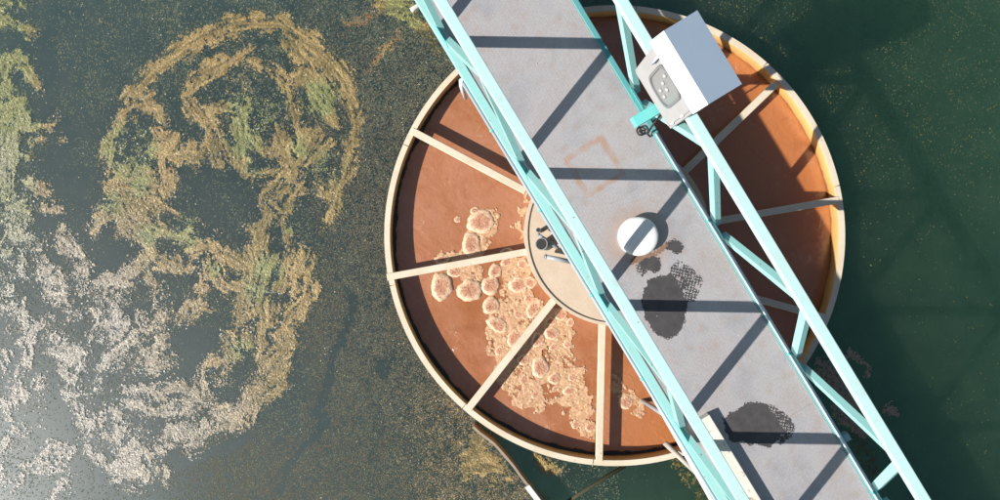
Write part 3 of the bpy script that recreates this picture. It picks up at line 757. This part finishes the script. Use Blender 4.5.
mat_d = np.maximum(mat_d, .9*sstep(DM+(n3-.5)*6, -2, 2)*(GX > 430))
halo = sstep(DM, -9, 0) * .20
spar = sstep(df(SPARSE), -5, 3) * .5 * sstep(n3, .38, .6)
brown = sstep(df(BROWN), -3, 3); weed_refl = sstep(df(WEED_REFL), -5, 4); vein = sstep(df(VEIN), -3, 2)
def well_out(x, y, r):
    return np.hypot(x-WC.x, y-WC.y) > r
def to_world(x, y, z): return (x-500)*K*(H-z), -(y-250)*K*(H-z)
def scatter(name, dens, per, size, z, colf, label, lift=.006, seed=1, spread=.55, mat=None, tilt=.7):
    """irregular little leaves lying on the water; dens = chance per photo pixel"""
    r_ = np.random.default_rng(seed); wx_, wy_ = to_world(GX, GY, ZW)
    dens = dens*well_out(wx_, wy_, RO+.01)
    cnt = r_.poisson(dens*per); j, i = np.nonzero(cnt); rep = cnt[j, i]; j = np.repeat(j, rep); i = np.repeat(i, rep); N = len(j)
    x = GX[j, i] + r_.random(N)-.5; y = GY[j, i] + r_.random(N)-.5
    q = K*(H-ZW); r0 = size*q*np.exp((r_.random(N)-.5)*2*spread); nv = 5
    X, Y = to_world(x, y, ZW); Zc = z + lift*r_.random(N)
    a = r_.random((N,1))*6.283 + np.arange(nv)[None]*2*math.pi/nv + (r_.random((N,nv))-.5)*.7
    el_ = .55+.45*r_.random((N,1)); th = r_.random((N,1))*6.283
    rr_ = r0[:,None]*(.65+.5*r_.random((N,nv)))
    u = rr_*np.cos(a); v = rr_*np.sin(a)*el_
    cx = X[:,None] + u*np.cos(th)-v*np.sin(th); cy = Y[:,None] + u*np.sin(th)+v*np.cos(th)
    tx = (r_.random((N,1))-.5)*tilt; ty = (r_.random((N,1))-.5)*tilt
    cz = np.maximum(Zc[:,None] + (cx-X[:,None])*tx + (cy-Y[:,None])*ty, ZW+.0012)
    co_ = np.stack([cx, cy, cz], -1).reshape(-1).astype(np.float32)
    me = bpy.data.meshes.new(name); me.vertices.add(N*nv); me.vertices.foreach_set('co', co_)
    me.loops.add(N*nv); me.loops.foreach_set('vertex_index', np.arange(N*nv, dtype=np.int32))
    me.polygons.add(N); me.polygons.foreach_set('loop_start', np.arange(0, N*nv, nv, dtype=np.int32))
    me.polygons.foreach_set('loop_total', np.full(N, nv, dtype=np.int32)); me.update(calc_edges=True)
    c = np.clip(colf(i, j, x, y, r_, N), .004, .9); c4 = np.ones((N, nv, 4), np.float32); c4[:,:,:3] = c[:,None,:]
    at = me.color_attributes.new('tint', 'FLOAT_COLOR', 'POINT'); at.data.foreach_set('color', c4.reshape(-1))
    o = link(name, me, mat or FLAKE); tag(o, label, kind='stuff'); print(name, N)
    return o
def lerp(a, b, t): return a + (b-a)*t[:,None]
C = lambda *v: np.array([v])
pale = sstep(GY - .55*GX + (n4-.5)*160, 90, 330)*sstep(260-GX, 0, 160)
pale = np.maximum(pale, .75*sstep(GY, 330, 420)*sstep(300-GX+ (n4-.5)*60, 0, 120))
gre = sstep(48-GX+(n4-.5)*40, 0, 25)*sstep(345-GY, 0, 90)*.8
for gx0, gy0, gr in ((250,115,26),(262,95,14),(320,98,22),(245,140,20),(255,165,12),(275,100,14),(300,150,12),(140,185,14),(290,225,10),(150,235,14),(240,350,12),(215,270,10),(268,270,18),(130,150,30),(405,8,26),(258,290,14),(185,232,18),(25,318,10),(112,205,14),(330,165,16)):
    gre = np.maximum(gre, .75*sstep(gr+(n3-.5)*14-np.hypot(GX-gx0, GY-gy0), -4, 10))
tanz = n4
def c_mat(i, j, x, y, r_, N):
    t = tanz[j, i] + (r_.random(N)-.5)*.35 + (lic[j, i]-.5)*.5
    c = lerp(C(.22,.168,.06), C(.355,.25,.098), sstep(t, .3, .7))
    g_ = gre[j, i]*(.5+.7*r_.random(N)); c = lerp(c, C(.22,.27,.095), np.clip(g_, 0, 1))
    p = pale[j, i]; c = lerp(c, lerp(C(.29,.27,.225), C(.47,.45,.405), r_.random(N)), p*.85)
    b = (.74 + .44*r_.random(N))*(.66 + .6*lic[j, i])
    wh = (r_.random(N) < .008+.015*p); c = c*b[:,None]; c[wh] = np.array([.58,.52,.42])*(.7+.4*r_.random((wh.sum(),1)))
    return c
class Quiet:                               # stands in for the generator where the colour should not jump
    def random(s, n): return np.full(n, .5)
r_s = np.random.default_rng(77)
mk = (body > -.5) & (carve > .405 - .05*sstep(DM, 2, 6)) & ~((pale0 > .3) & (n6 < .405)) & L_
mk |= (DM + (n3-.5)*6 > 0) & (GX > 430) & (GX < 620)
jx = GX + (r_s.random(GX.shape)-.5)*.8; jy = GY + (r_s.random(GX.shape)-.5)*.8
X_, Y_ = to_world(jx, jy, ZW); mk &= np.hypot(X_-WC.x, Y_-WC.y) > RO+.02
Z_ = ZW + .0022 + .005*sstep(carve, .4, .65)*r_s.random(GX.shape)
cell = mk[:-1,:-1] & mk[1:,:-1] & mk[:-1,1:] & mk[1:,1:]
jj, ii = np.nonzero(cell); nx_ = GX.shape[1]; a = jj*nx_+ii
used, inv = np.unique(np.stack([a, a+nx_, a+nx_+1, a+1], -1), return_inverse=True)
me = bpy.data.meshes.new('algae_mat'); me.from_pydata(np.stack([X_, Y_, Z_], -1).reshape(-1, 3)[used].tolist(), [], inv.reshape(-1, 4).tolist()); me.update()
uj, ui = used // nx_, used % nx_
cc = c_mat(ui, uj, None, None, Quiet(), len(used))*(.66+.5*fine[uj, ui] + .12*(r_s.random(len(used))-.5))[:, None]
at = me.color_attributes.new('tint', 'FLOAT_COLOR', 'POINT'); at.data.foreach_set('color', np.concatenate([cc, np.ones((len(used), 1))], 1).astype(np.float32).reshape(-1))
tag(link('algae_mat', me, FLAKE), 'continuous tan and green algae mats curling over the water left of the tank', kind='stuff')
scatter('floating_algae', np.maximum(mat_d, spar*.6)*L_, 1.7, .48, ZW+.004, c_mat, 'tan and green algae mats swirling on the water left of the tank', .010, 3, .55, None, .4)
def c_under(i, j, x, y, r_, N):
    c = lerp(C(.10,.085,.045), C(.15,.125,.06), r_.random(N)); g_ = gre[j, i]; c = lerp(c, C(.085,.12,.055), g_)
    return lerp(c, C(.15,.14,.12), pale[j, i]*.8)
scatter('sunken_algae', np.clip(mat_d*.9 + halo*1.3 + spar, 0, 1)*L_, .7, .8, ZW+.0012, c_under, 'dim waterlogged algae lying just at the water surface', .001, 4)
# duckweed specks: dense film between the swirl and the tank, thinner elsewhere
film = sstep(GX + (n4-.5)*90 - 40*sstep(GY, 330, 420)*0, 285, 345)*sstep(GY, -60, 120)*sstep(560-GX, 0, 60)
film = np.maximum(film, sstep(GY-.0*GX, 395, 470)*sstep(GX, 150, 230)*sstep(560-GX, 0, 40))
film = film*(1-vein)*(.55+.45*sstep(n3, .35, .6))
clear_l = sstep(df("20,48,22 40,45,18 55,70,16 50,110,20 70,140,22 45,165,18 70,180,20 50,225,18 60,255,12|10,330,12 15,420,20 50,430,20 70,470,16 60,395,10|190,330,20 195,350,20 175,420,16 155,425,14|105,230,18 110,250,20 105,270,14|330,215,6|300,112,10 305,122,10 262,162,8"), -6, 4)
thin = (.13+.30*sstep(n1, .4, .62)*sstep(n3, .3, .6))*L_*(1-.85*clear_l)*(1-vein*.85)*(1-sstep(DM, -1, 2))
thin = thin*(1+.9*sstep(GX+GY*.3, 60, 130)*sstep(150-GY, 0, 80))
gold = sstep(GX, 375, 440)*sstep(GY-.45*(470-GX), 330, 400)*sstep(565-GX, 0, 40)*L_*(1-vein)
def c_speck(i, j, x, y, r_, N):
    c = lerp(C(.085,.105,.078), C(.155,.16,.105), r_.random(N)); gd = gold[j, i]
    c = lerp(c, C(.34,.235,.11), gd*r_.random(N))
    wh = r_.random(N) < .015; c[wh] = np.array([.36,.33,.25]); return c
scatter('duckweed', np.clip(thin*1.15 + gold*.40*sstep(n3,.35,.55), 0, 1), .95, .5, ZW+.002, c_speck, 'fine duckweed specks scattered over the water left of the footbridge', .003, 5, .6, SPECK, .2)
def c_film(i, j, x, y, r_, N):
    return lerp(C(.085,.075,.05), C(.13,.112,.078), r_.random(N))
scatter('brown_film', film, 1.35, .5, ZW+.0015, c_film, 'thin brown film of specks on the water beside the tank', .001, 6, .4, SPECK, .15)
rs = (.030*sstep(GY*-1+260+(n4-.5)*200, 0, 160) + .007)*(.6+.9*sstep(n1,.42,.62))*(GX > 560)
rs = rs + .02*sstep(30-np.hypot(GX-840, (GY-75)), 0, 20)*sstep(n3,.4,.6)
def c_rs(i, j, x, y, r_, N): return lerp(C(.07,.09,.04), C(.16,.155,.075), r_.random(N))
scatter('duckweed', rs, 2.2, .45, ZW+.002, c_rs, 'sparse duckweed specks on the green water right of the tank', .003, 7, .5, SPECK, .2)
def c_brown(i, j, x, y, r_, N):
    return lerp(C(.27,.18,.12), C(.42,.30,.20), r_.random(N))
scatter('brown_algae', brown*(.35+.65*sstep(n3,.35,.55)), 2.6, .8, ZW+.003, c_brown, 'brown algae raft in shade right of the walkway', .006, 8)
streak = sstep(df("402,34,7 392,44,7 382,53,6 372,62,5 366,70,4|392,12,5 375,16,6 358,20,5 346,21,4"), -4, 3)*(.3+.7*sstep(fine, .35, .6))
def c_streak(i, j, x, y, r_, N): return lerp(C(.17,.10,.05), C(.28,.165,.08), r_.random(N))
scatter('brown_algae', streak, 1.5, .6, ZW+.002, c_streak, 'two brown weed streaks drifting left of the footbridge top', .002, 19, .5, SPECK, .2)
def c_weed_refl(i, j, x, y, r_, N):
    return lerp(C(.055,.05,.012), C(.13,.10,.02), r_.random(N))
scatter('olive_weed_and_reflection', weed_refl*(.3+.7*sstep(n3,.38,.6)), .5, 1.0, ZW+.002, c_weed_refl, 'olive green weed and painted strips of footbridge reflection on the water', .003, 9)
